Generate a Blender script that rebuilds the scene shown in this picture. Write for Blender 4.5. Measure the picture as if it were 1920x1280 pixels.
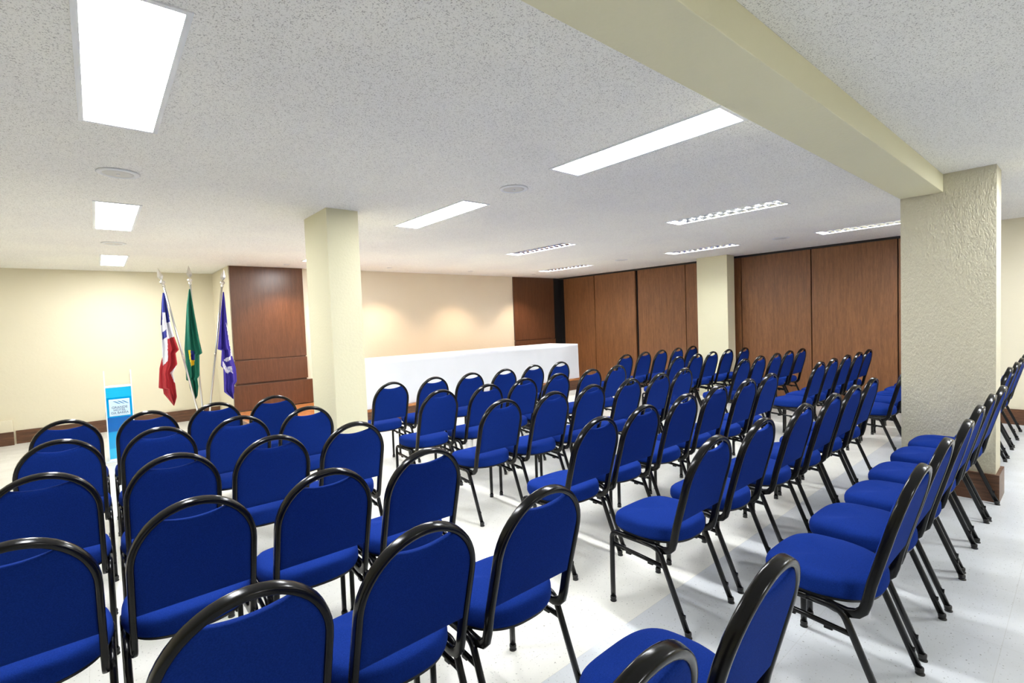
import bpy, bmesh, math, random
from mathutils import Vector, Matrix
random.seed(7)
for o in list(bpy.data.objects): bpy.data.objects.remove(o)
S = bpy.context.scene
COL = S.collection

# ---------------------------------------------------------------- camera, world, exposure
yaw, pit, rol = 0.702458147, -0.0412149534, -0.0369336363
F = Vector((math.sin(yaw)*math.cos(pit), math.cos(yaw)*math.cos(pit), math.sin(pit)))
R0 = Vector((math.cos(yaw), -math.sin(yaw), 0)); U0 = R0.cross(F)
RR = R0*math.cos(rol)+U0*math.sin(rol); UU = -R0*math.sin(rol)+U0*math.cos(rol)
cam = bpy.data.cameras.new('camera'); co = bpy.data.objects.new('camera', cam); COL.objects.link(co)
cam.sensor_width = 36; cam.lens = 922.22/1920*36; cam.clip_start = .05
m = Matrix((RR, UU, -F)).transposed().to_4x4(); m.translation = Vector((0, 0, 1.5)); co.matrix_world = m
S.camera = co
W = bpy.data.worlds.new('world'); S.world = W; W.use_nodes = True
W.node_tree.nodes['Background'].inputs[0].default_value = (.8, .85, 1, 1)
W.node_tree.nodes['Background'].inputs[1].default_value = .3
S.view_settings.view_transform = 'Standard'; S.view_settings.look = 'None'; S.view_settings.gamma = 1
S.view_settings.use_curve_mapping = False
S.view_settings.exposure = 1.3
LAMP = 22.0          # radiance of the fluorescent diffusers
SPOT = 34.0          # watts of the warm downlights over the stage
HC = 2.523           # ceiling height

# ---------------------------------------------------------------- materials
def mat(name, col=(.8, .8, .8), rough=.5, metal=0, **kw):
    m = bpy.data.materials.new(name); m.use_nodes = True
    b = m.node_tree.nodes['Principled BSDF']
    b.inputs['Base Color'].default_value = (*col, 1); b.inputs['Roughness'].default_value = rough
    b.inputs['Metallic'].default_value = metal
    for k, v in kw.items(): b.inputs[k.replace('_', ' ')].default_value = v
    return m
class NB:
    def __init__(s, m): s.m = m; s.t = m.node_tree; s.b = s.t.nodes['Principled BSDF']
    def n(s, typ, **kw):
        x = s.t.nodes.new(typ)
        for k, v in kw.items():
            if k in x.inputs: x.inputs[k].default_value = v
            else: setattr(x, k, v)
        return x
    def l(s, a, b): s.t.links.new(a, b)
    def coord(s, scale=(1, 1, 1), kind='Object'):
        c = s.n('ShaderNodeTexCoord'); mp = s.n('ShaderNodeMapping'); mp.inputs['Scale'].default_value = scale
        s.l(c.outputs[kind], mp.inputs[0]); return mp.outputs[0]
    def noise(s, co, scale, detail=4, rough=.5):
        x = s.n('ShaderNodeTexNoise', Scale=scale, Detail=detail, Roughness=rough); s.l(co, x.inputs['Vector']); return x.outputs['Fac']
    def ramp(s, f, *st):
        r = s.n('ShaderNodeValToRGB'); e = r.color_ramp.elements
        while len(e) < len(st): e.new(.5)
        for q, (p, c) in zip(e, st): q.position = p; q.color = (*c, 1) if len(c) == 3 else c
        s.l(f, r.inputs[0]); return r.outputs[0]
    def bump(s, h, strength, dist=.01, normal=None):
        b = s.n('ShaderNodeBump', Strength=strength, Distance=dist); s.l(h, b.inputs['Height'])
        if normal: s.l(normal, b.inputs['Normal'])
        s.l(b.outputs[0], s.b.inputs['Normal']); return b.outputs[0]

def m_popcorn():
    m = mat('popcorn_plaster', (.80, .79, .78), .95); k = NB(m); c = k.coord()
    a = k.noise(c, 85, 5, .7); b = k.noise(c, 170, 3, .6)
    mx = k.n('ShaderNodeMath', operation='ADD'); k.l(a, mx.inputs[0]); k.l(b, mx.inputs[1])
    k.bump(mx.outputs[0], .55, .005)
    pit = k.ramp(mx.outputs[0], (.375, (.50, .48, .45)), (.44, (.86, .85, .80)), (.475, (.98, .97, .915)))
    big = k.noise(c, 1.1, 3)
    tint = k.ramp(big, (.4, (1, 1, 1)), (.62, (.955, .955, .975)))
    mul = k.n('ShaderNodeMixRGB', blend_type='MULTIPLY'); mul.inputs[0].default_value = 1
    # the add node gives 0..2: bring it back to 0..1
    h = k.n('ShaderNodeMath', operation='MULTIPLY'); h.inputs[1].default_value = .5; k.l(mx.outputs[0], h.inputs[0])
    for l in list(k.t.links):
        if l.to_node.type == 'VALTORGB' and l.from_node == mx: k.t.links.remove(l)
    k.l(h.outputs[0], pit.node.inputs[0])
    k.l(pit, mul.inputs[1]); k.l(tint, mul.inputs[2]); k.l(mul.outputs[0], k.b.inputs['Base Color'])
    return m
def m_plaster(name, col, bump=.12, scale=30):
    m = mat(name, col, .75); k = NB(m); c = k.coord()
    n = k.noise(c, scale, 4); k.bump(n, bump, .01)
    t = k.noise(c, .9, 3); r = k.ramp(t, (.3, tuple(v*.96 for v in col)), (.7, col)); k.l(r, k.b.inputs['Base Color'])
    return m
def m_stucco():
    col = (.66, .62, .47)
    m = mat('cream_stucco', col, .8); k = NB(m); c = k.coord((1, 1, .5))
    n = k.noise(c, 105, 3, .5); n2 = k.noise(c, 26, 3)
    mx = k.n('ShaderNodeMath', operation='ADD'); k.l(n, mx.inputs[0]); k.l(n2, mx.inputs[1])
    k.bump(mx.outputs[0], .9, .010)
    return m
def m_wood(name, dark, light, rough=.38, scale=1.0, axis='Z', coat=0):
    m = mat(name, light, rough); k = NB(m)
    sc = {'Z': (14, 14, .9), 'X': (.9, 14, 14), 'Y': (14, .9, 14)}[axis]
    c = k.coord(tuple(v*scale for v in sc))
    w = k.noise(c, 2.2, 6, .62); f = k.noise(k.coord(tuple(v*scale*5 for v in sc)), 2.5, 4, .6)
    mx = k.n('ShaderNodeMath', operation='MULTIPLY'); k.l(w, mx.inputs[0]); k.l(f, mx.inputs[1])
    r = k.ramp(mx.outputs[0], (.12, dark), (.36, light)); k.l(r, k.b.inputs['Base Color'])
    k.bump(f, .06, .003); k.b.inputs['Coat Weight'].default_value = coat
    return m
def m_floor():
    m = mat('vinyl_floor', (.7, .69, .64), .2); k = NB(m); c = k.coord()
    sx = k.n('ShaderNodeSeparateXYZ'); k.l(c, sx.inputs[0])
    # the tiles nearer than y=1.2 are of a cooler grey batch
    gt = k.n('ShaderNodeMath', operation='GREATER_THAN'); gt.inputs[1].default_value = 1.465; k.l(sx.outputs[1], gt.inputs[0])
    tone = k.n('ShaderNodeMixRGB'); tone.inputs[1].default_value = (.70, .725, .75, 1); tone.inputs[2].default_value = (.87, .86, .795, 1)
    k.l(gt.outputs[0], tone.inputs[0])
    br = k.n('ShaderNodeTexBrick', offset=0.0); br.inputs['Scale'].default_value = 1.0
    mp = k.n('ShaderNodeMapping'); mp.inputs['Location'].default_value = (.1, -1.465, 0); k.l(c, mp.inputs[0]); k.l(mp.outputs[0], br.inputs['Vector'])
    for n_, v in (('Mortar Size', .0012), ('Mortar Smooth', .1), ('Brick Width', .61), ('Row Height', .61), ('Bias', 0.)): br.inputs[n_].default_value = v
    br.inputs['Color1'].default_value = (1, 1, 1, 1); br.inputs['Color2'].default_value = (.955, .96, .96, 1); br.inputs['Mortar'].default_value = (.86, .85, .83, 1)
    m1 = k.n('ShaderNodeMixRGB', blend_type='MULTIPLY'); m1.inputs[0].default_value = 1; k.l(tone.outputs[0], m1.inputs[1]); k.l(br.outputs[0], m1.inputs[2])
    sp = k.noise(k.coord((1, 1, 1)), 95, 2, .5); rs = k.ramp(sp, (.29, (.50, .50, .48)), (.345, (1, 1, 1)), (.70, (1, 1, 1)), (.78, (1.1, 1.1, 1.1)))
    m2 = k.n('ShaderNodeMixRGB', blend_type='MULTIPLY'); m2.inputs[0].default_value = 1; k.l(m1.outputs[0], m2.inputs[1]); k.l(rs, m2.inputs[2])
    cl = k.noise(k.coord((1, 1, 1)), 5, 4); rc = k.ramp(cl, (.35, (.95, .95, .94)), (.65, (1, 1, 1)))
    m3 = k.n('ShaderNodeMixRGB', blend_type='MULTIPLY'); m3.inputs[0].default_value = 1; k.l(m2.outputs[0], m3.inputs[1]); k.l(rc, m3.inputs[2])
    k.l(m3.outputs[0], k.b.inputs['Base Color'])
    rr = k.n('ShaderNodeMapRange'); rr.inputs[3].default_value = .15; rr.inputs[4].default_value = .30; k.l(cl, rr.inputs[0]); k.l(rr.outputs[0], k.b.inputs['Roughness'])
    k.bump(k.noise(k.coord((1, 1, 1)), 7, 2), .04, .01)
    return m
def m_fabric():
    m = mat('blue_fabric', (.010, .038, .24), .9, Specular_IOR_Level=.04); k = NB(m); c = k.coord()
    n = k.noise(c, 420, 2); k.bump(n, .35, .002)
    n2 = k.noise(c, 260, 2); r = k.ramp(n2, (.3, (.0060, .024, .175)), (.7, (.0090, .034, .235))); k.l(r, k.b.inputs['Base Color'])
    k.b.inputs['Sheen Weight'].default_value = .04; k.b.inputs['Sheen Roughness'].default_value = .4
    k.b.inputs['Sheen Tint'].default_value = (.2, .35, 1, 1)
    return m
def emis(name, col, s):
    m = mat(name, (.8, .8, .8), .5); b = m.node_tree.nodes['Principled BSDF']
    b.inputs['Emission Color'].default_value = (*col, 1); b.inputs['Emission Strength'].default_value = s; return m

M = dict(
 ceil=m_popcorn(), cream=m_plaster('cream_paint', (.78, .72, .545)), column=m_plaster('cream_column_paint', (.80, .76, .53), .2, 45),
 stagewall=m_plaster('cream_paint_warm_light', (.82, .73, .57)), stucco=m_stucco(), floor=m_floor(),  # stage wall: same cream with the warm downlight glow tinted into its colour
 panel=m_wood('dark_wood_veneer', (.095, .038, .018), (.150, .063, .030), .30),
 partition=m_wood('brown_wood_laminate', (.155, .062, .022), (.275, .116, .042), .45),
 skirt=m_wood('skirting_wood', (.055, .022, .010), (.17, .075, .035), .4, 1, 'X'),
 skirty=m_wood('skirting_wood_side', (.055, .022, .010), (.17, .075, .035), .4, 1, 'Y'),
 parquet=m_wood('orange_parquet', (.30, .10, .03), (.62, .27, .10), .25, 1, 'X'),
 black=mat('black_gap', (.004, .004, .005), .9), rail=mat('dark_rail', (.012, .010, .009), .6),
 fabric=m_fabric(), tube=mat('black_enamel', (.004, .004, .0045), .20, 0, Specular_IOR_Level=.30),
 plastic=mat('black_plastic', (.015, .015, .015), .45), glide=mat('clear_glide', (.55, .57, .56), .2, 0, Transmission_Weight=.5),
 cloth=m_plaster('white_tablecloth', (.76, .79, .85), .15, 6), white=mat('white_enamel', (.80, .82, .84), .35),
 alu=mat('polished_louver', (.85, .87, .90), .12, 1), lamp=emis('fluorescent_diffuser', (.97, .985, 1), LAMP),
 spot=emis('warm_lamp', (1, .80, .62), 45), grille=mat('speaker_grille', (.66, .65, .62), .6),
 steel=mat('brushed_steel', (.66, .64, .60), .28, 1), polem=mat('aluminium_pole', (.62, .63, .64), .30, 1),
 acrylic=mat('clear_acrylic', (1, 1, 1), .03, 0, Transmission_Weight=1.0, IOR=1.2),
 bluea=mat('blue_acrylic', (.0, .36, .74), .12, 0, Coat_Weight=.5), deep_refr=mat('deep_blue_refraction', (.0, .13, .48), .12, 0, Coat_Weight=.5),  # the deep blue is a refraction tone of the same blue acrylic
 cyan_refl=mat('cyan_reflection', (.02, .50, .82), .10, 0, Coat_Weight=.5),  # bright reflection tone of the blue acrylic, put into a colour
 sign=mat('white_sign', (.62, .80, .90), .4), ink=mat('grey_blue_ink', (.10, .17, .32), .5), logo=mat('logo_blue', (.07, .25, .52), .5), edge=mat('acrylic_edge', (.80, .90, .95), .2),
 fred=mat('red_flag_cloth', (.46, .025, .035), .8), fwhite=mat('white_flag_cloth', (.80, .80, .86), .8), fblue=mat('blue_flag_cloth', (.025, .035, .28), .8),
 fgreen=mat('green_flag_cloth', (.0, .125, .075), .8), fyel=mat('yellow_flag_cloth', (.80, .55, .02), .8), findigo=mat('indigo_flag_cloth', (.045, .030, .32), .8))
M['table'] = mat('grey_table_top', (.5, .5, .5), .5)

# ---------------------------------------------------------------- mesh helpers
def add_box(bm, x0, x1, y0, y1, z0, z1, bev=0):
    vs = [bm.verts.new(p) for p in ((x0,y0,z0),(x1,y0,z0),(x1,y1,z0),(x0,y1,z0),(x0,y0,z1),(x1,y0,z1),(x1,y1,z1),(x0,y1,z1))]
    fs = [bm.faces.new([vs[i] for i in f]) for f in ((0,3,2,1),(4,5,6,7),(0,1,5,4),(1,2,6,5),(2,3,7,6),(3,0,4,7))]
    if bev: bmesh.ops.bevel(bm, geom=list({e for f in fs for e in f.edges}), offset=bev, segments=2, affect='EDGES', profile=.6)
def box(*a, bev=0):
    bm = bmesh.new(); add_box(bm, *a, bev=bev); return bm
def add_tube(bm, pts, ru, rv, side=Vector((1, 0, 0)), n=10, sq=2.0, cap=True):
    """sweep an oval / squarish section; ru along `side`-ish axis, rv perpendicular"""
    pts = [Vector(p) for p in pts]; rings = []
    for i, p in enumerate(pts):
        if i == 0: t = pts[1]-p
        elif i == len(pts)-1: t = p-pts[i-1]
        else: t = (pts[i+1]-p).normalized()+(p-pts[i-1]).normalized()
        t.normalize()
        u = (side(i) if callable(side) else side).copy(); u = (u-t*u.dot(t)).normalized(); v = t.cross(u)
        r = []
        for k in range(n):
            a = 2*math.pi*k/n; c, s = math.cos(a), math.sin(a)
            c = math.copysign(abs(c)**(2/sq), c); s = math.copysign(abs(s)**(2/sq), s)
            r.append(bm.verts.new(p+u*c*ru+v*s*rv))
        rings.append(r)
    for a, b in zip(rings, rings[1:]):
        for k in range(n):
            f = bm.faces.new((a[k], a[(k+1) % n], b[(k+1) % n], b[k])); f.smooth = True
    if cap: bm.faces.new(rings[0][::-1]); bm.faces.new(rings[-1])
def add_lathe(bm, prof, c=(0, 0, 0), n=24, smooth=True):
    rings = []
    for r, z in prof:
        rings.append([bm.verts.new((c[0]+max(r, 1e-4)*math.cos(2*math.pi*k/n), c[1]+max(r, 1e-4)*math.sin(2*math.pi*k/n), c[2]+z)) for k in range(n)])
    for a, b in zip(rings, rings[1:]):
        for k in range(n):
            f = bm.faces.new((a[k], a[(k+1) % n], b[(k+1) % n], b[k])); f.smooth = smooth
    bm.faces.new(rings[0][::-1]); bm.faces.new(rings[-1])
def obj(name, bm, m, parent=None):
    bmesh.ops.recalc_face_normals(bm, faces=bm.faces)
    me = bpy.data.meshes.new(name); bm.to_mesh(me); bm.free()
    for x in (m if isinstance(m, list) else [m]): me.materials.append(x)
    o = bpy.data.objects.new(name, me); COL.objects.link(o)
    if parent: o.parent = parent
    return o
def tag(o, label, cat, group=None):
    o['label'] = label; o['category'] = cat
    if group: o['group'] = group
    return o
def thing(name, label, cat, loc=(0, 0, 0), rz=0, group=None):
    o = bpy.data.objects.new(name, None); COL.objects.link(o); o.empty_display_size = .1
    o.location = loc; o.rotation_euler = (0, 0, rz); return tag(o, label, cat, group)
def struct(name, bm, m, parent=None):
    o = obj(name, bm, m, parent)
    if not parent: o['kind'] = 'structure'
    return o
def dup(root, loc, rz, label, group=None):
    r = root.copy(); COL.objects.link(r); r.location = loc; r.rotation_euler = (0, 0, rz); r['label'] = label
    if group: r['group'] = group
    for ch in list(root.children):
        c = ch.copy(); COL.objects.link(c); c.parent = r
        for g in ch.children:
            d = g.copy(); COL.objects.link(d); d.parent = c
    return r

# ---------------------------------------------------------------- room shell
X0, X1, Y0, Y1 = -3.2, 9.25, -4.0, 10.02
struct('floor', box(X0-.1, X1+.1, Y0-.1, Y1+.1, -.12, 0), M['floor'])
LIGHTS = [  # x0, x1, y0, y1, louvered, label
 (0.00, 0.295, 1.87, 3.09, 0, 'large bright ceiling light filling the upper left corner of the photo'),
 (0.045, 0.34, 4.87, 6.11, 0, 'square-looking white ceiling light behind the nearest left speaker disc'),
 (0.105, 0.395, 8.05, 9.22, 0, 'farthest left ceiling light, close to the cream wall above the lectern'),
 (2.41, 2.70, 1.19, 2.39, 0, 'long white ceiling light whose end touches the cream beam'),
 (2.40, 2.68, 3.40, 4.65, 0, 'long white ceiling light just right of the slim cream column top'),
 (2.43, 2.71, 6.45, 7.72, 0, 'ceiling light mostly hidden behind the slim cream column near the stage'),
 (4.84, 5.12, 1.87, 3.05, 1, 'mirror-louvered ceiling light with saw-tooth edge, left of the big pillar top'),
 (4.83, 5.11, 4.58, 5.80, 1, 'thin bright ceiling light in front of the stage, centre of the photo'),
 (7.32, 7.62, 1.30, 2.39, 1, 'thin bright ceiling light partly cut off by the big textured pillar'),
 (7.20, 7.50, 3.44, 4.57, 1, 'thin bright ceiling light beside the cream column at the partition'),
 (7.12, 7.42, 6.25, 7.50, 1, 'farthest thin ceiling light, near the right end of the stage'),
 (1.30, 1.60, -2.9, -1.7, 0, 'unseen ceiling light added behind the camera near the middle'),  # unseen fixture, added to brighten the floor and ceiling near the camera
 (4.85, 5.15, -1.15, 0.05, 0, 'ceiling light behind the camera by the big pillar'),
 (7.3, 7.6, -1.3, -.1, 0, 'ceiling light behind the camera at the right'),
]
DOWN = [(2.36, 8.19), (4.04, 8.05), (5.75, 7.99), (7.50, 8.03)]
bm = bmesh.new()
xs = sorted({X0, X1} | {v for L in LIGHTS for v in L[:2]}); ys = sorted({Y0, Y1} | {v for L in LIGHTS for v in L[2:4]})
V = {}
def gv(x, y, z):
    if (x, y, z) not in V: V[(x, y, z)] = bm.verts.new((x, y, z))
    return V[(x, y, z)]
for a, b in zip(xs, xs[1:]):
    for c, d in zip(ys, ys[1:]):
        mx_, my_ = (a+b)/2, (c+d)/2
        if any(L[0] < mx_ < L[1] and L[2] < my_ < L[3] for L in LIGHTS): continue
        bm.faces.new((gv(a, c, HC), gv(a, d, HC), gv(b, d, HC), gv(b, c, HC)))
add_box(bm, X0-.1, X1+.1, Y0-.1, Y1+.1, HC+.14, HC+.24)
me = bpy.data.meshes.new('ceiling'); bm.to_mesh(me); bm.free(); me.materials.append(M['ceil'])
o = bpy.data.objects.new('ceiling', me); COL.objects.link(o); o['kind'] = 'structure'
struct('wall_back', box(X0, 1.63, Y1, Y1+.1, 0, HC+.14), M['cream'])
struct('wall_stage', box(1.63, X1+.1, 8.68, Y1+.1, 0, HC+.14), [M['stagewall'], M['cream']])
w = bpy.data.objects['wall_stage'].data
for p in w.polygons:
    if p.normal.x < -.5: p.material_index = 1
struct('wall_left', box(X0-.1, X0, Y0, Y1+.1, 0, HC+.14), M['cream'])
struct('wall_front', box(X0-.1, X1+.1, Y0-.1, Y0, 0, HC+.14), M['cream'])
bm = bmesh.new(); add_box(bm, 8.99, 9.25, .80, 8.68, 0, HC+.14); add_box(bm, 8.60, 9.25, Y0, .80, 0, HC+.14)
struct('wall_right', bm, M['cream'])
# low cream ledge and skirting boards
struct('trim_1', box(X0, -.96, 9.94, 10.02, .0, .355, bev=.006), M['cream'])
struct('baseboard_back', box(-.94, 1.625, 9.995, 10.02, 0, .19, bev=.003), M['skirt'])
struct('baseboard_ledge', box(X0, -.955, 9.915, 9.94, 0, .19, bev=.003), M['skirt'])
struct('baseboard_right', box(8.575, 8.60, Y0, .80, 0, .19, bev=.003), M['skirty'])
# beam and columns
struct('ceiling_beam', box(X0, 5.12, .762, 1.03, 2.384, HC, bev=.004), M['column'])
def column(x0, x1, y0, y1, m, z1=HC, base=False, label='', seam=False):
    bm = box(x0, x1, y0, y1, 0, z1)
    o = struct('pillar', bm, m); tag(o, label, 'pillar')
    if base:
        b = bmesh.new(); t = .022
        add_box(b, x0-t, x0, y0-t, y1+t, 0, .21); add_box(b, x1, x1+t, y0-t, y1+t, 0, .21)
        add_box(b, x0, x1, y0-t, y0, 0, .21); add_box(b, x0, x1, y1, y1+t, 0, .21)
        p = struct('baseboard', b, M['skirty'], o)
    return o
column(5.12, 5.40, .462, 1.03, M['stucco'], base=True, label='big rough-plastered cream pillar with brown skirting under the beam end')
column(1.555, 1.835, 4.22, 4.79, M['column'], label='slim smooth cream column standing left of the white draped table')
column(8.48, 8.745, 4.135, 4.70, M['column'], label='cream column standing against the brown wood partition')
# wood partition wall at the right
ys_ = [8.50, 7.52, 6.35, 5.20, 4.10, 2.965, 1.83, .81]
labs = ['first partition panel from the stage corner, beside the dark gap', 'second partition panel from the stage corner, just right of the white table end',
        'third partition panel from the stage, right of the wide black seam', 'partition panel directly left of and behind the cream column',
        'partition panel directly right of the cream column', 'partition panel just left of the big textured pillar', 'partition panel almost hidden behind the big textured pillar']
for i in range(7):
    g = .035 if i == 1 else .008
    g0 = .035 if i == 2 else .008
    o = obj('partition_panel', box(8.935, 8.985, ys_[i+1]+g, ys_[i]-g0, .035, 2.488, bev=.003), M['partition'])
    tag(o, 'brown wood '+labs[i], 'wall panel', 'brown wood panels of the folding partition')
struct('trim_2', box(8.925, 8.99, .80, 8.66, 2.49, HC, bev=0), M['rail'])
struct('trim_3', box(8.925, 8.99, .80, 8.66, 0, .033, bev=0), M['rail'])
struct('trim_4', box(8.984, 8.989, .80, 8.66, .033, 2.49), M['black'])
struct('gap_shade', box(8.735, 8.99, 8.665, 8.679, 0, HC), M['black'])  # flat black strip painting in the shade of the corner recess

# wooden wall panelling at both sides of the stage wall
def panelling(label, x0, x1, xb0, xb1, zb=(.25, .645)):
    t = thing('wood_panelling', label, 'wall panel', ((x0+x1)/2, 8.66, 0)); cx = (x0+x1)/2
    for z0, z1, a, b, y in ((1.052, HC-.004, x0, x1, 8.645), (.675, 1.030, x0, x1, 8.628), (zb[0], zb[1], xb0, xb1, 8.610)):
        bm = box(a-cx, b-cx, y-8.66, .018, z0, z1, bev=.002); obj('board', bm, M['panel'], t)
    bm = box(x0-cx+.01, x1-cx-.012, -.004, .019, zb[0], HC-.01); obj('backing', bm, M['skirt'], t)
    return t
panelling('dark reddish wood panelling with two grooves behind the flags', 1.64, 2.73, 1.60, 7.0)
panelling('dark wood panelling between the cream stage wall and the black corner gap', 7.42, 8.73, 7.06, 8.73)

# stage platform
t = thing('stage_platform', 'low wooden stage with orange parquet top under the draped table', 'stage', (4.75, 7.9, 0))
obj('deck', box(-3.18, 3.23, -.83, .72, .20, .235, bev=.003), M['parquet'], t)
obj('fascia', box(-3.17, 3.22, -.815, -.79, 0, .20), M['skirt'], t)
obj('end_board', box(3.19, 3.215, -.79, .72, 0, .20), M['skirty'], t)
obj('end_board', box(-3.165, -3.14, -.79, .72, 0, .20), M['skirty'], t)
# table and cloth on the stage
ZT = .235
t = thing('long_table', 'long table fully hidden under the white cloth on the stage', 'table', (5.35, 7.56, ZT))
obj('tabletop', box(-2.5, 2.5, -.37, .37, .685, .715, bev=.004), M['table'], t)
for sx in (-2.4, 2.4):
    for sy in (-.3, .3): obj('leg', box(sx-.02, sx+.02, sy-.02, sy+.02, 0, .685), M['plastic'], t)
bm = bmesh.new()
def cloth_grid(nu, nv, fn):
    g = [[bm.verts.new(fn(i/nu, j/nv)) for j in range(nv+1)] for i in range(nu+1)]
    for i in range(nu):
        for j in range(nv):
            f = bm.faces.new((g[i][j], g[i+1][j], g[i+1][j+1], g[i][j+1])); f.smooth = True
tx0, tx1, ty0, ty1, zt = 2.82, 7.88, 7.13, 7.99, .965
def wav(x, z, a=1):
    k = 1-(z-ZT)/(zt-ZT)
    return a*(.010*math.sin(x*5.1)+.006*math.sin(x*13.3+1)+.004*math.sin(x*29+z*3))*k+.006*math.sin(z*9+x*2)*k
cloth_grid(200, 14, lambda u, v: (tx0+(tx1-tx0)*u, ty0-.012*(1-v)+wav(tx0+(tx1-tx0)*u, ZT+.002+(zt-ZT)*v), ZT+.003+(zt-ZT-.003)*v))
cloth_grid(40, 14, lambda u, v: (tx1+.012*(1-v)+wav(u*3, ZT+(zt-ZT)*v), ty0+(ty1-ty0)*u, ZT+.003+(zt-ZT-.003)*v))
cloth_grid(40, 14, lambda u, v: (tx0-.012*(1-v)-wav(u*3, ZT+(zt-ZT)*v), ty0+(ty1-ty0)*u, ZT+.003+(zt-ZT-.003)*v))
cloth_grid(200, 14, lambda u, v: (tx0+(tx1-tx0)*u, ty1+.012*(1-v)+wav(tx0+(tx1-tx0)*u, ZT+(zt-ZT)*v), ZT+.003+(zt-ZT-.003)*v))
cloth_grid(200, 20, lambda u, v: (tx0+(tx1-tx0)*u, ty0+(ty1-ty0)*v, zt+.002*math.sin(u*40)*math.sin(v*9)*math.sin(v*math.pi)))
bmesh.ops.remove_doubles(bm, verts=bm.verts, dist=.004)
tag(obj('tablecloth', bm, M['cloth']), 'long plain white cloth covering the table on the stage down to the deck', 'tablecloth')

# ---------------------------------------------------------------- ceiling fixtures
def ceiling_light(x0, x1, y0, y1, louv, label):
    cx, cy = (x0+x1)/2, (y0+y1)/2; hx, hy = (x1-x0)/2, (y1-y0)/2
    t = thing('ceiling_light', label, 'ceiling light', (cx, cy, HC), 0, 'recessed fluorescent ceiling lights')
    bm = bmesh.new(); d = .10 if louv else .03; e = .001; f = .016
    add_box(bm, -hx+e, -hx+.006, -hy+e, hy-e, -.003, d); add_box(bm, hx-.006, hx-e, -hy+e, hy-e, -.003, d)
    add_box(bm, -hx+.006, hx-.006, -hy+e, -hy+.006, -.003, d); add_box(bm, -hx+.006, hx-.006, hy-.006, hy-e, -.003, d)
    add_box(bm, -hx, hx, -hy, hy, d, d+.004)
    obj('housing', bm, M['white'], t)
    bm = bmesh.new(); q = -.005
    add_box(bm, -hx-.004, -hx+f, -hy-.004, hy+.004, q, 0); add_box(bm, hx-f, hx+.004, -hy-.004, hy+.004, q, 0)
    add_box(bm, -hx+f, hx-f, -hy-.004, -hy+f, q, 0); add_box(bm, -hx+f, hx-f, hy-f, hy+.004, q, 0)
    obj('frame', bm, M['white'], t)
    zd = .045 if louv else .004
    obj('diffuser', box(-hx+.007, hx-.007, -hy+.007, hy-.007, zd, zd+.004), M['lamp'], t)
    if louv:
        bm = bmesh.new(); n = 12
        for k in range(1, n):
            y = -hy+2*hy*k/n
            v = [bm.verts.new(p) for p in ((-hx+.02, y-.012, .040), (-hx+.02, y+.012, .040), (-hx+.02, y, .002), (hx-.02, y-.012, .040), (hx-.02, y+.012, .040), (hx-.02, y, .002))]
            for fc in ((0, 1, 2), (3, 5, 4), (0, 2, 5, 3), (2, 1, 4, 5), (1, 0, 3, 4)): bm.faces.new([v[i] for i in fc])
        for x in (-hx+.008, 0, hx-.008):
            s = .006
            v = [bm.verts.new(p) for p in ((x-s, -hy+.01, .042), (x+s, -hy+.01, .042), (x, -hy+.01, .002), (x-s, hy-.01, .042), (x+s, hy-.01, .042), (x, hy-.01, .002))]
            for fc in ((0, 1, 2), (3, 5, 4), (0, 2, 5, 3), (2, 1, 4, 5), (1, 0, 3, 4)): bm.faces.new([v[i] for i in fc])
        obj('louver', bm, M['alu'], t)
for L in LIGHTS: ceiling_light(*L)
for (x, y), lb in zip(DOWN, ['small warm downlight above the dark wood panelling by the flags', 'small warm downlight right of the slim cream column',
                             'small warm downlight above the middle of the cream stage wall', 'small dim downlight above the right-hand dark wood panelling']):
    t = thing('downlight', lb, 'downlight', (x, y, HC), 0, 'small downlights above the stage')
    bm = bmesh.new(); add_lathe(bm, [(.030, -.0005), (.045, -.0005), (.048, -.004), (.040, -.009), (.030, -.008)]); obj('rim', bm, M['white'], t)
    bm = bmesh.new(); add_lathe(bm, [(.0, -.0035), (.028, -.0035), (.030, -.006), (.0, -.007)]); obj('bulb', bm, M['spot'], t)
    ld = bpy.data.lights.new('downlight_beam', 'SPOT'); ld.energy = SPOT; ld.color = (1, .74, .50); ld.spot_size = math.radians(105); ld.spot_blend = .7; ld.shadow_soft_size = .03
    lo = bpy.data.objects.new('downlight_beam', ld); COL.objects.link(lo); lo.parent = t; lo.location = (0, 0, -.045)
for (x, y), lb in zip([(.168, 3.97), (2.53, 2.90), (.215, 7.0), (7.39, 2.83), (7.25, 5.46)],
    ['round white speaker disc nearest the large upper-left ceiling light', 'round white speaker disc between the two long middle ceiling lights',
     'round white speaker disc between the two small square-looking left lights', 'round grey-white speaker disc left of the big textured pillar top', 'faint round speaker disc near the partition, left of the cream column']):
    t = thing('ceiling_speaker', lb, 'ceiling speaker', (x, y, HC), 0, 'round ceiling speakers')
    bm = bmesh.new(); add_lathe(bm, [(.082, -.0005), (.110, -.0005), (.112, -.005), (.104, -.010), (.086, -.011), (.082, -.006)], n=40); obj('rim', bm, M['white'], t)
    bm = bmesh.new(); add_lathe(bm, [(.0, -.0005), (.081, -.0005), (.080, -.007), (.06, -.009), (.0, -.010)], n=40); g_ = obj('grille', bm, M['grille'], t)
    bm = bmesh.new(); add_lathe(bm, [(.0, -.0095), (.010, -.0095), (.009, -.013), (.0, -.0135)]); obj('screw_cap', bm, M['white'], g_)

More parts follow.
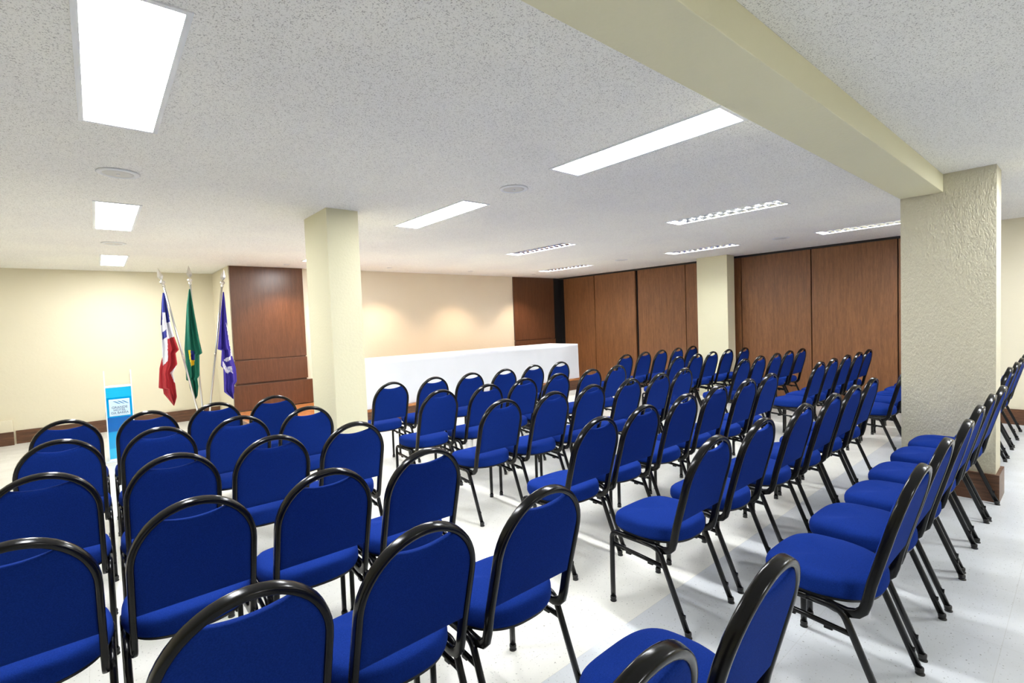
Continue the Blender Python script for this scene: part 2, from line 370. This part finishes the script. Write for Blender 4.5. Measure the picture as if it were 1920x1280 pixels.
# ---------------------------------------------------------------- chairs
def arc(c, r, a0, a1, n):   # in the y/z plane
    return [(c[0]+r*math.cos(math.radians(a0+(a1-a0)*k/n)), c[1]+r*math.sin(math.radians(a0+(a1-a0)*k/n))) for k in range(n+1)]
TILT = .27
def yb(z): return -.185-(z-.63)*TILT       # y of the back frame centre line at height z
def make_chair(label):
    t = thing('banquet_chair', label, 'chair', (0, 0, 0))
    LX = .209; rx, ry = .0115, .0130
    for s in (-1, 1):
        x = s*LX
        path = [(.222, .012), (.222, .12), (.221, .26), (.219, .332)]+arc((.184, .343), .035, 0, 90, 6)[0:]+[(.06, .379)]
        bm = bmesh.new(); add_tube(bm, [(x, p[0], p[1]) for p in path], rx, ry, sq=2.6); leg = obj('leg', bm, M['tube'], t)
        bm = bmesh.new(); add_lathe(bm, [(.0150, .026), (.0160, .018), (.015, .010), (.012, .008)], (x, .222, 0), 14)
        bm2 = bm; add_lathe(bm2, [(.0115, .008), (.0165, .004), (.0165, 0), (.012, 0)], (x, .222, 0), 14); obj('foot_cap', bm2, M['plastic'], leg)
        path = [(.06, .379), (-.01, .378)]+arc((-.022, .322), .056, 86, 157, 8)+[(-.209, .016)]
        bm = bmesh.new(); add_tube(bm, [(x, p[0], p[1]) for p in path], rx, ry, sq=2.6)
        add_box(bm, x-.006, x+.006, -.196, -.180, .085, .10); leg = obj('leg', bm, M['tube'], t)
        bm = bmesh.new(); add_lathe(bm, [(.0150, .028), (.0160, .020), (.015, .010), (.012, .008)], (x, -.209, 0), 14)
        add_lathe(bm, [(.0115, .008), (.0165, .004), (.0165, 0), (.012, 0)], (x, -.211, 0), 14); obj('foot_cap', bm, M['plastic'], leg)
        bm = bmesh.new(); add_tube(bm, [(x, .215, .314), (x, .05, .303), (x, -.098, .293)], .008, .010, n=8, sq=3)
        add_box(bm, x-.006, x+.006, .10, .13, .288, .300, bev=.002); add_box(bm, x-.006, x+.006, -.03, 0, .281, .293, bev=.002); obj('stretcher', bm, M['tube'], t)
    # back frame: one bent oval tube, arch on top, hooked forward under the seat
    HW = .190; zc = .705; pts = []
    hook = [(.03, .381), (-.035, .366), (-.075, .363), (-.105, .372), (-.124, .392), (-.134, .425)]
    for y, z in hook: pts.append((-HW, y, z))
    for z in (.50, .58, .66): pts.append((-HW, yb(z), z))
    for k in range(0, 25):
        a = math.pi-math.pi*k/24; z = zc+.203*math.sin(a); pts.append((HW*math.cos(a), yb(z), z))
    for z in (.66, .58, .50): pts.append((HW, yb(z), z))
    for y, z in hook[::-1]: pts.append((HW, y, z))
    bm = bmesh.new()
    nrm = Vector((0, 1, TILT)).normalized()
    def side(i):
        j = min(i, len(pts)-1-i)
        if j < 6:
            tv = Vector(pts[min(i+1, len(pts)-1)])-Vector(pts[max(i-1, 0)]); v = tv.cross(Vector((1, 0, 0))).normalized()
            return v if v.y > 0 or abs(v.y) < .5 and v.z > 0 else -v
        return nrm
    pv = [None]
    def side2(i):
        v = side(i)
        if pv[0] is not None and v.dot(pv[0]) < 0: v = -v
        pv[0] = v; return v
    add_tube(bm, pts, .0175, .0115, side2, n=16, sq=3.6); obj('back_frame', bm, M['tube'], t)
    # upholstered back pad with a scooped hand hole
    nx, nz = 44, 26; fr, bk = {}, {}
    hw = HW-.008; ZB = .522
    def top(x):
        q = max(0, 1-(x/hw)**2); zt_ = zc+(.203-.008)*math.sqrt(q)
        return zt_
    def scoop(x):
        a = abs(x)/.092
        if a >= 1: return top(x)
        return top(x)-.012-.040*(1-a*a) if a < .995 else top(x)
    bm = bmesh.new()
    for i in range(nx+1):
        u = max(-1, min(1, 2*i/nx-1)); u = math.sin(u*math.pi/2)*.75+u*.25; x = hw*u
        zt_ = min(scoop(x), top(x)); 
        for j in range(nz+1):
            v = j/nz; v = .5-.5*math.cos(math.pi*v) ; z = ZB+(zt_-ZB)*v
            e = min((z-ZB)/.035, (zt_-z)/.035, (hw-abs(x))/.035, 1); e = max(e, 0); e = math.sqrt(1-(1-e)**2)
            th = .008+.014*e
            y = yb(z)
            fr[i, j] = bm.verts.new((x, y+th+.004*e, z)); bk[i, j] = bm.verts.new((x, y-th*.72, z))
    for i in range(nx):
        for j in range(nz):
            for g, r in ((fr, 1), (bk, -1)):
                q = (g[i, j], g[i+1, j], g[i+1, j+1], g[i, j+1]); f = bm.faces.new(q[::r]); f.smooth = True
    ring = [(i, 0) for i in range(nx)]+[(nx, j) for j in range(nz)]+[(i, nz) for i in range(nx, 0, -1)]+[(0, j) for j in range(nz, 0, -1)]
    for a, b in zip(ring, ring[1:]+ring[:1]):
        f = bm.faces.new((fr[a], bk[a], bk[b], fr[b])); f.smooth = True
    bmesh.ops.remove_doubles(bm, verts=bm.verts, dist=.0008)
    obj('backrest', bm, M['fabric'], t)
    # seat cushion
    def outline(n=56):
        P = []
        for k in range(n):
            a = 2*math.pi*k/n; c, s = math.cos(a), math.sin(a)
            ex = 3.5 if s > 0 else 2.6
            X = math.copysign(abs(c)**(2/ex), c); Yv = math.copysign(abs(s)**(2/ex), s)
            y = .055+.205*Yv; wd = .218-.028*max(0, -Yv)**1.2-.010*max(0, Yv)
            P.append((X*wd, y))
        return P
    ol = outline(); bm = bmesh.new(); rings = []
    for sc, z in ((.80, .398), (.94, .399), (.982, .404), (1.0, .416), (1.0, .436), (.995, .450), (.975, .463), (.93, .472), (.80, .479), (.5, .484), (.18, .486)):
        rings.append([bm.verts.new((x*sc, .055+(y-.055)*sc, z-(.012*max(0, (y-.16)/.1)**2 if z > .44 else 0))) for x, y in ol])
    for a, b in zip(rings, rings[1:]):
        n = len(a)
        for k in range(n):
            f = bm.faces.new((a[k], a[(k+1) % n], b[(k+1) % n], b[k])); f.smooth = True
    bm.faces.new(rings[0][::-1]); f = bm.faces.new(rings[-1]); f.smooth = True
    seat = obj('seat', bm, M['fabric'], t)
    bm = bmesh.new(); pr = [[bm.verts.new((x*q, .055+(y-.055)*q, z)) for x, y in ol] for q, z in ((.95, .390), (.95, .3985))]
    for k in range(len(ol)): bm.faces.new((pr[0][k], pr[0][(k+1) % len(ol)], pr[1][(k+1) % len(ol)], pr[1][k]))
    bm.faces.new(pr[0][::-1]); bm.faces.new(pr[1]); obj('seat_board', bm, M['plastic'], t)
    for y in (.15, -.0):
        bm = bmesh.new(); add_tube(bm, [(-LX, y, .380), (0, y, .380), (LX, y, .380)], .010, .008, Vector((0, 1, 0)), n=8, sq=3); obj('cross_bar', bm, M['tube'], t)
    return t
ROWS = {
'L1': [(-0.192, 4.959), (0.28, 4.92), (0.731, 4.948), (1.189, 4.953)],
'L2': [(-0.192, 4.073), (0.278, 4.031), (0.73, 4.044), (1.188, 4.057)],
'L3': [(-0.212, 3.183), (0.26, 3.136), (0.722, 3.174), (1.187, 3.176)],
'L4': [(-0.223, 2.271), (0.235, 2.304), (0.702, 2.29), (1.161, 2.269)],
'L5': [(0.232, 1.49), (0.697, 1.507), (1.172, 1.482)],
'L6': [(0.698, 0.746), (1.186, 0.732)],
'M1': [(2.32, 4.934), (2.833, 4.949), (3.33, 4.938), (3.83, 4.921), (4.379, 4.991), (4.892, 5.005)],
'M2': [(2.305, 3.981), (2.798, 3.931), (3.311, 3.987), (3.814, 3.996), (4.345, 3.981), (4.85, 4.0)],
'M3': [(2.313, 3.107), (2.819, 3.08), (3.321, 3.099), (3.849, 3.08), (4.364, 3.086), (4.895, 3.134)],
'M4': [(2.244, 2.127), (2.741, 2.158), (3.3, 2.188), (3.854, 2.223), (4.367, 2.209), (4.866, 2.219)],
'M5': [(2.232, 1.412), (2.777, 1.421), (3.36, 1.414), (3.89, 1.409), (4.405, 1.421), (4.935, 1.435)],
'M6': [(2.287, 0.657), (2.811, 0.664), (3.33, 0.658), (3.845, 0.67), (4.375, 0.669), (4.852, 0.66)],
'R1': [(6.326, 4.968), (6.887, 5.007), (7.374, 5.008), (7.929, 5.033), (8.473, 5.057)],
'R2': [(6.282, 4.035), (6.815, 4.049), (7.296, 4.06), (7.817, 4.064), (8.275, 4.008)],
'R3': [(6.241, 3.091), (6.766, 3.117), (7.276, 3.11), (7.812, 3.14), (8.323, 3.149)],
'R4': [(6.225, 2.234), (6.72, 2.25), (7.281, 2.263), (7.791, 2.266), (8.342, 2.295)],
'R5': [(6.24, 1.45), (6.76, 1.46), (7.28, 1.46), (7.8, 1.47), (8.33, 1.48)],
'R6': [(6.29, 0.735), (6.86, 0.73), (7.4, 0.73), (7.92, 0.74)],
}
BL = {'L': 'left block', 'M': 'middle block', 'R': 'far right block'}
RW = {'1': 'front row nearest the stage', '2': 'second row from the stage', '3': 'third row from the stage', '4': 'fourth row from the stage', '5': 'fifth row from the stage', '6': 'rear row'}
OR = ['leftmost', 'second from left', 'third from left', 'fourth from left', 'fifth from left', 'sixth from left']
SPEC = {
 ('L1', 0): 'blue chair farthest left in the front row, left of the blue lectern', ('L1', 1): 'blue chair just right of the blue lectern, front row of left block',
 ('L1', 2): 'blue chair in front row of left block, below the flag poles', ('L1', 3): 'blue chair in front row of left block, below the dark wood panelling',
 ('L3', 3): 'blue chair whose back overlaps the foot of the slim cream column',
 ('L6', 0): 'blue chair cut off at the bottom edge, only the arched top and seat showing', ('L6', 1): 'blue chair seen sideways at the bottom edge with its tall arched back, second nearest',
 ('L5', 0): 'large blue chair back cut off by the bottom edge, left of the photo centre', ('L4', 0): 'blue chair cut off at the left edge, at the bottom left corner',
 ('M1', 0): 'blue chair just right of the slim cream column, before the draped table', ('M1', 5): 'blue chair in the front row below the right end of the white draped table',
 ('M5', 0): 'blue chair standing clear by the aisle, its four legs fully visible in the foreground', ('M6', 0): 'blue chair with big seat in the foreground at right, nearest in its row',
 ('M6', 5): 'blue chair against the near face of the big textured pillar', ('M6', 4): 'blue chair beside the skirting of the big textured pillar, one before the last',
 ('M5', 5): 'blue chair left of the big textured pillar, last of the fifth middle row',
 ('R1', 4): 'far blue chair in front of the partition, left of the cream column', ('R2', 4): 'far blue chair overlapping the right edge of the cream partition column',
 ('R5', 0): 'blue chair half hidden behind the big textured pillar, its seat showing at left',
}
proto = None
for key, pts in ROWS.items():
    n = len(pts)
    for i, (x, y) in enumerate(pts):
        last = 'rightmost' if i == n-1 else OR[i]
        lab = SPEC.get((key, i)) or 'blue banquet chair, %s, %s, %s' % (BL[key[0]], RW[key[1]], last)
        grp = 'blue banquet chairs of the %s' % BL[key[0]]
        rz = random.uniform(-.012, .012)
        if proto is None:
            proto = make_chair(lab); proto['group'] = grp; proto.location = (x, y, 0); proto.rotation_euler = (0, 0, rz)
        else: dup(proto, (x, y, 0), rz, lab, grp)

# ---------------------------------------------------------------- lectern
LY = 7.53; LXc = .180
t = thing('lectern', 'narrow clear acrylic lectern with blue front and hotel sign', 'lectern', (LXc, LY, 0))
w = .125
for s in (-1, 1):
    bm = bmesh.new()
    v = [(0, 0, .02), (0, .33, .02), (0, .33, 1.00), (0, .0, 1.09)]
    a = [bm.verts.new((s*w+dx, p[1], p[2])) for dx in (-.004, .004) for p in v]
    for f in ((0, 1, 2, 3), (7, 6, 5, 4), (0, 4, 5, 1), (1, 5, 6, 2), (2, 6, 7, 3), (3, 7, 4, 0)): bm.faces.new([a[i] for i in f])
    sp = obj('side_panel', bm, M['acrylic'], t)
    obj('edge_strip', box(s*w-.005, s*w+.005, -.004, -.0005, .02, 1.09), M['edge'], sp)
    for z in (.60,): obj('bracket', box(s*(w+.006)-.004, s*(w+.006)+.004, .0, .02, z-.09, z), M['steel'], sp)
fp = obj('front_panel', box(-w+.005, w-.005, .006, .014, .035, .885, bev=.002), M['bluea'], t)
obj('upper_reflection', box(-w+.006, w-.006, .003, .0055, .765, .883), M['cyan_refl'], fp)  # this and the next two paint refractions and reflections onto the blue panel
obj('lower_refraction', box(-w+.006, w-.006, .003, .0055, .36, .53), M['deep_refr'], fp)
obj('foot_reflection', box(-w+.006, w-.006, .003, .0055, .036, .16), M['cyan_refl'], fp)
obj('base_plate', box(-.16, .16, -.03, .36, 0, .02, bev=.004), M['edge'], t)
obj('shelf', box(-w+.005, w-.005, .016, .32, .885, .895), M['acrylic'], t)
obj('top_edge', box(-w+.005, w-.005, .0, .016, .889, .912), M['edge'], t)
sg = obj('sign', box(-.098, .098, -.001, .0025, .545, .745, bev=.001), M['sign'], t)
def text_mesh(body, size, m, parent, loc, rot=(math.pi/2, 0, 0), bold=.0):
    cu = bpy.data.curves.new('lettering', 'FONT'); cu.body = body; cu.size = size; cu.align_x = 'CENTER'; cu.extrude = .0008; cu.offset = bold
    tmp = bpy.data.objects.new('tmp', cu); COL.objects.link(tmp); dg = bpy.context.evaluated_depsgraph_get(); dg.update()
    me = bpy.data.meshes.new_from_object(tmp.evaluated_get(dg)); bpy.data.objects.remove(tmp)
    me.materials.clear(); me.materials.append(m)
    o = bpy.data.objects.new('lettering', me); COL.objects.link(o); o.parent = parent; o.location = loc; o.rotation_euler = rot; return o
for i, (s_, z) in enumerate((('GRANDE', .634), ('HOTEL', .602), ('DA BARRA', .570))): text_mesh(s_, .037 if i < 2 else .034, M['ink'], sg, (0, -.0018, z), bold=.0006)
bm = bmesh.new()
for q in range(3):
    top_, bot_ = [], []
    for k in range(15):
        u = k/14; x = -.062+.040*q+.075*u-.0; z = .720-.035*(3*u*u-2*u*u*u)-.004*q*0; th = .010*math.sin(math.pi*u)
        top_.append((x, z+th)); bot_.append((x, z-th*.4))
    ol_ = top_+bot_[::-1][1:-1]
    a = [bm.verts.new((x, -.0018, z)) for x, z in ol_]; b = [bm.verts.new((x, -.0008, z)) for x, z in ol_]
    for k in range(14-0):
        pass
    n_ = len(ol_); bm.faces.new(a); bm.faces.new(b[::-1])
    for k in range(n_): bm.faces.new((a[k], b[k], b[(k+1) % n_], a[(k+1) % n_]))
obj('wave_logo', bm, M['logo'], sg)
obj('underline', box(-.07, .07, -.0018, -.0005, .5595, .561), M['ink'], sg)

# ---------------------------------------------------------------- flags
F1L = [(0.757, 2.078), (0.74, 1.939), (0.712, 1.629), (0.713, 1.449), (0.703, 1.186), (0.663, 1.026), (0.642, 0.749), (0.692, 0.73), (0.697, 0.66), (0.794, 0.494)]
F1R = [(0.778, 2.078), (0.82, 1.675), (0.852, 1.458), (0.895, 1.272), (0.853, 1.225), (0.863, 1.074), (0.804, 0.946), (0.817, 0.862), (0.826, 0.777), (0.835, 0.609), (0.8, 0.488)]
F1blue1 = [(0.742, 2.102), (0.782, 2.103), (0.818, 1.667), (0.771, 1.656), (0.77, 1.799), (0.742, 1.805), (0.729, 1.625), (0.702, 1.621), (0.726, 1.939)]
F1blue2 = [(0.726, 1.522), (0.767, 1.569), (0.764, 1.462), (0.721, 1.415)]
F1red = [(0.77, 1.426), (0.856, 1.461), (0.902, 1.272), (0.855, 1.225), (0.866, 1.074), (0.781, 0.949), (0.809, 0.846), (0.815, 0.815), (0.856, 0.807), (0.843, 0.44), (0.653, 0.467), (0.628, 0.75), (0.643, 1.027), (0.703, 1.186), (0.705, 1.055), (0.757, 1.133)]
F2L = [(1.067, 2.131), (1.031, 1.904), (1.011, 1.686), (0.968, 1.268), (0.971, 1.133), (0.965, 0.829), (0.996, 0.813), (1.005, 0.706), (1.041, 0.583), (1.058, 0.553)]
F2R = [(1.082, 2.131), (1.119, 1.768), (1.129, 1.683), (1.157, 1.392), (1.18, 1.202), (1.141, 1.179), (1.122, 0.881), (1.094, 0.841), (1.1, 0.73), (1.085, 0.594), (1.062, 0.549)]
F2yel = [(1.01, 1.256), (1.032, 1.255), (1.037, 1.114), (1.082, 1.11), (1.074, 1.04), (1.028, 1.013), (1.019, 1.095)]
F2blu = [(1.033, 1.25), (1.088, 1.239), (1.084, 1.109), (1.037, 1.112)]
F3L = [(1.489, 2.093), (1.424, 1.658), (1.372, 1.245), (1.426, 1.227), (1.404, 0.994), (1.433, 0.956), (1.424, 0.605), (1.529, 0.496)]
F3R = [(1.504, 2.093), (1.528, 1.725), (1.553, 1.336), (1.576, 1.121), (1.611, 0.94), (1.608, 0.744), (1.573, 0.694), (1.564, 0.588), (1.536, 0.491)]
F3w1 = [(1.502, 1.655), (1.517, 1.584), (1.551, 1.283), (1.538, 1.283)]
F3w2 = [(1.548, 1.297), (1.586, 1.298), (1.586, 1.126), (1.546, 1.138)]
F3w3 = [(1.454, 1.078), (1.546, 1.141), (1.54, 1.085), (1.494, 1.044)]
F3w4 = [(1.427, 1.062), (1.451, 1.051), (1.49, 0.96), (1.543, 0.985), (1.551, 0.871), (1.53, 0.894), (1.494, 0.873), (1.453, 0.905), (1.421, 1.001)]
F3g = [(1.546, 1.486), (1.558, 1.486), (1.563, 1.406), (1.548, 1.407)]
txt = [(1.456, 0.968)]
P1 = [(0.779, 2.176), (1.076, 0.424)]
P2 = [(1.093, 2.216), (1.148, 0.414)]
P3 = [(1.494, 2.189), (1.247, 0.4)]
S1 = [(0.746, 2.371), (0.782, 2.225)]
S2 = [(1.09, 2.426), (1.095, 2.249)]
S3 = [(1.526, 2.408), (1.5, 2.224)]

FY = 8.45
def interp(pl, z):
    pl = sorted(pl, key=lambda p: p[1])
    if z <= pl[0][1]: return pl[0][0]
    for a, b in zip(pl, pl[1:]):
        if a[1] <= z <= b[1]:
            return a[0]+(b[0]-a[0])*((z-a[1])/max(1e-6, b[1]-a[1]))
    return pl[-1][0]
def inside(x, z, P):
    c = False
    for i in range(len(P)):
        (x1, z1), (x2, z2) = P[i], P[i-1]
        if (z1 > z) != (z2 > z) and x < (x2-x1)*(z-z1)/(z2-z1)+x1: c = not c
    return c
def flag(label, P, S_, L, Rr, mats, rules, side, Y=8.45):
    k_ = Y/8.45; sc = lambda l: [(x*k_, 1.5+(z-1.5)*k_) for x, z in l]
    P, S_, L, Rr = sc(P), sc(S_), sc(L), sc(Rr); rules = [(a, sc(b)) for a, b in rules]
    (xa, za), (xb, zb) = P
    k = (xb-xa)/(zb-za); xb0 = xb+k*(.02-zb)
    t = thing('flag', label, 'flag', (xb0, Y, 0), 0, 'flags on tall poles')
    bm = bmesh.new(); add_tube(bm, [(0, 0, .02), ((xa-xb0)*.55, 0, za*.55), (xa-xb0, 0, za)], .0125, .0125, n=12)
    p = obj('pole', bm, M['polem'], t)
    bm = bmesh.new(); add_tube(bm, [((xa-xb0)*.455, 0, 1.14*1), ((xa-xb0)*.49, 0, 1.20)], .0150, .0150, n=12)
    for v in bm.verts: v.co.x += (xb0+(xa-xb0)*(v.co.z-.02)/(za-.02))-xb0-((xa-xb0)*(.455 if v.co.z < 1.17 else .49))
    obj('pole_joint', bm, M['steel'], p)
    # finial: ball and spearhead along the pole direction
    bm = bmesh.new(); add_lathe(bm, [(.012, -.01), (.020, .0), (.020, .02), (.013, .03), (.030, .045), (.034, .062), (.026, .078), (.010, .085), (.008, .10)], n=16)
    f = obj('finial_ball', bm, M['steel'], t)
    bm = bmesh.new()
    pr = [(.0, .095), (.014, .10), (.036, .145), (.030, .165), (.0, .275)]
    rr = []
    for r, z in pr: rr.append([bm.verts.new((r*c, r*.38*s_, z)) for c, s_ in ((1, 0), (0, 1), (-1, 0), (0, -1))] if r else [bm.verts.new((0, 0, z))])
    for a, b in zip(rr, rr[1:]):
        for q in range(4):
            A = [a[0]] if len(a) == 1 else [a[q], a[(q+1) % 4]]; B = [b[0]] if len(b) == 1 else [b[(q+1) % 4], b[q]]
            bm.faces.new(A+B)
    g = obj('spearhead', bm, M['steel'], t)
    d = Vector((S_[0][0]-S_[1][0], 0, S_[0][1]-S_[1][1])).normalized(); rot = Vector((0, 0, 1)).rotation_difference(d)
    for o_ in (f, g): o_.rotation_mode = 'QUATERNION'; o_.rotation_quaternion = rot; o_.location = (xa-xb0, 0, za-.01)
    z1 = L[0][1]; z0 = min(L[-1][1], Rr[-1][1]); nz_, nx_ = 190, 34
    bm = bmesh.new(); G = {}
    for j in range(nz_+1):
        z = z0+(z1-z0)*j/nz_; a = interp(L, z); b = max(interp(Rr, z), a+.004)
        for i in range(nx_+1):
            s = i/nx_; q = min(1, (z1-z)/.5)
            y = q*(.042*math.sin(s*9.5+1.2+side)+.022*math.sin(s*21+z*3.5))-.03+.02*math.sin(z*4+side)
            G[i, j] = bm.verts.new((a+(b-a)*s-xb0, y-.02, z))
    for j in range(nz_):
        for i in range(nx_):
            f = bm.faces.new((G[i, j], G[i+1, j], G[i+1, j+1], G[i, j+1])); f.smooth = True
            c = f.calc_center_median(); mi = 0
            for m_i, poly in rules:
                if inside(c.x+xb0, c.z, poly): mi = m_i
            f.material_index = mi
    o = obj('cloth', bm, mats, t); md = o.modifiers.new('thickness', 'SOLIDIFY'); md.thickness = .003; md.offset = 0
    return t
flag('red, white and blue flag on a leaning pole, leftmost of the three', P1, S1, F1L, F1R, [M['fwhite'], M['fblue'], M['fred']], [(1, F1blue1), (1, F1blue2), (2, F1red)], 0, 8.33)
flag('green flag with yellow and blue emblem on a pole, middle of the three', P2, S2, F2L, F2R, [M['fgreen'], M['fyel'], M['fblue']], [(1, F2yel), (2, F2blu)], 1.5, 8.53)
t3 = flag('indigo flag with white ribbon emblem, beside the dark wood panelling', P3, S3, F3L, F3R, [M['findigo'], M['fwhite'], M['fgreen']], [(1, F3w1), (1, F3w2), (1, F3w3), (1, F3w4), (2, F3g)], 3)
cl3 = [c for c in t3.children if c.name.startswith('cloth')][0]
text_mesh('VERSI', .044, M['fblue'], cl3, (1.488-t3.location.x, -.105, .929), (math.pi/2, math.radians(42), 0))
t = thing('flag_stand', 'low round metal stand holding the three flag poles near the wall', 'stand', (1.166, FY, 0))
bm = bmesh.new(); add_lathe(bm, [(.17, 0), (.17, .012), (.15, .02), (.03, .03), (.03, .04)], n=32); obj('base', bm, M['steel'], t)
for xx, yy in ((-.037, -.12), (.006, .08), (.030, 0)):
    bm = bmesh.new(); add_lathe(bm, [(.0155, .018), (.0155, .13), (.0135, .135)], (xx, yy, 0), 16); obj('socket', bm, M['steel'], t)
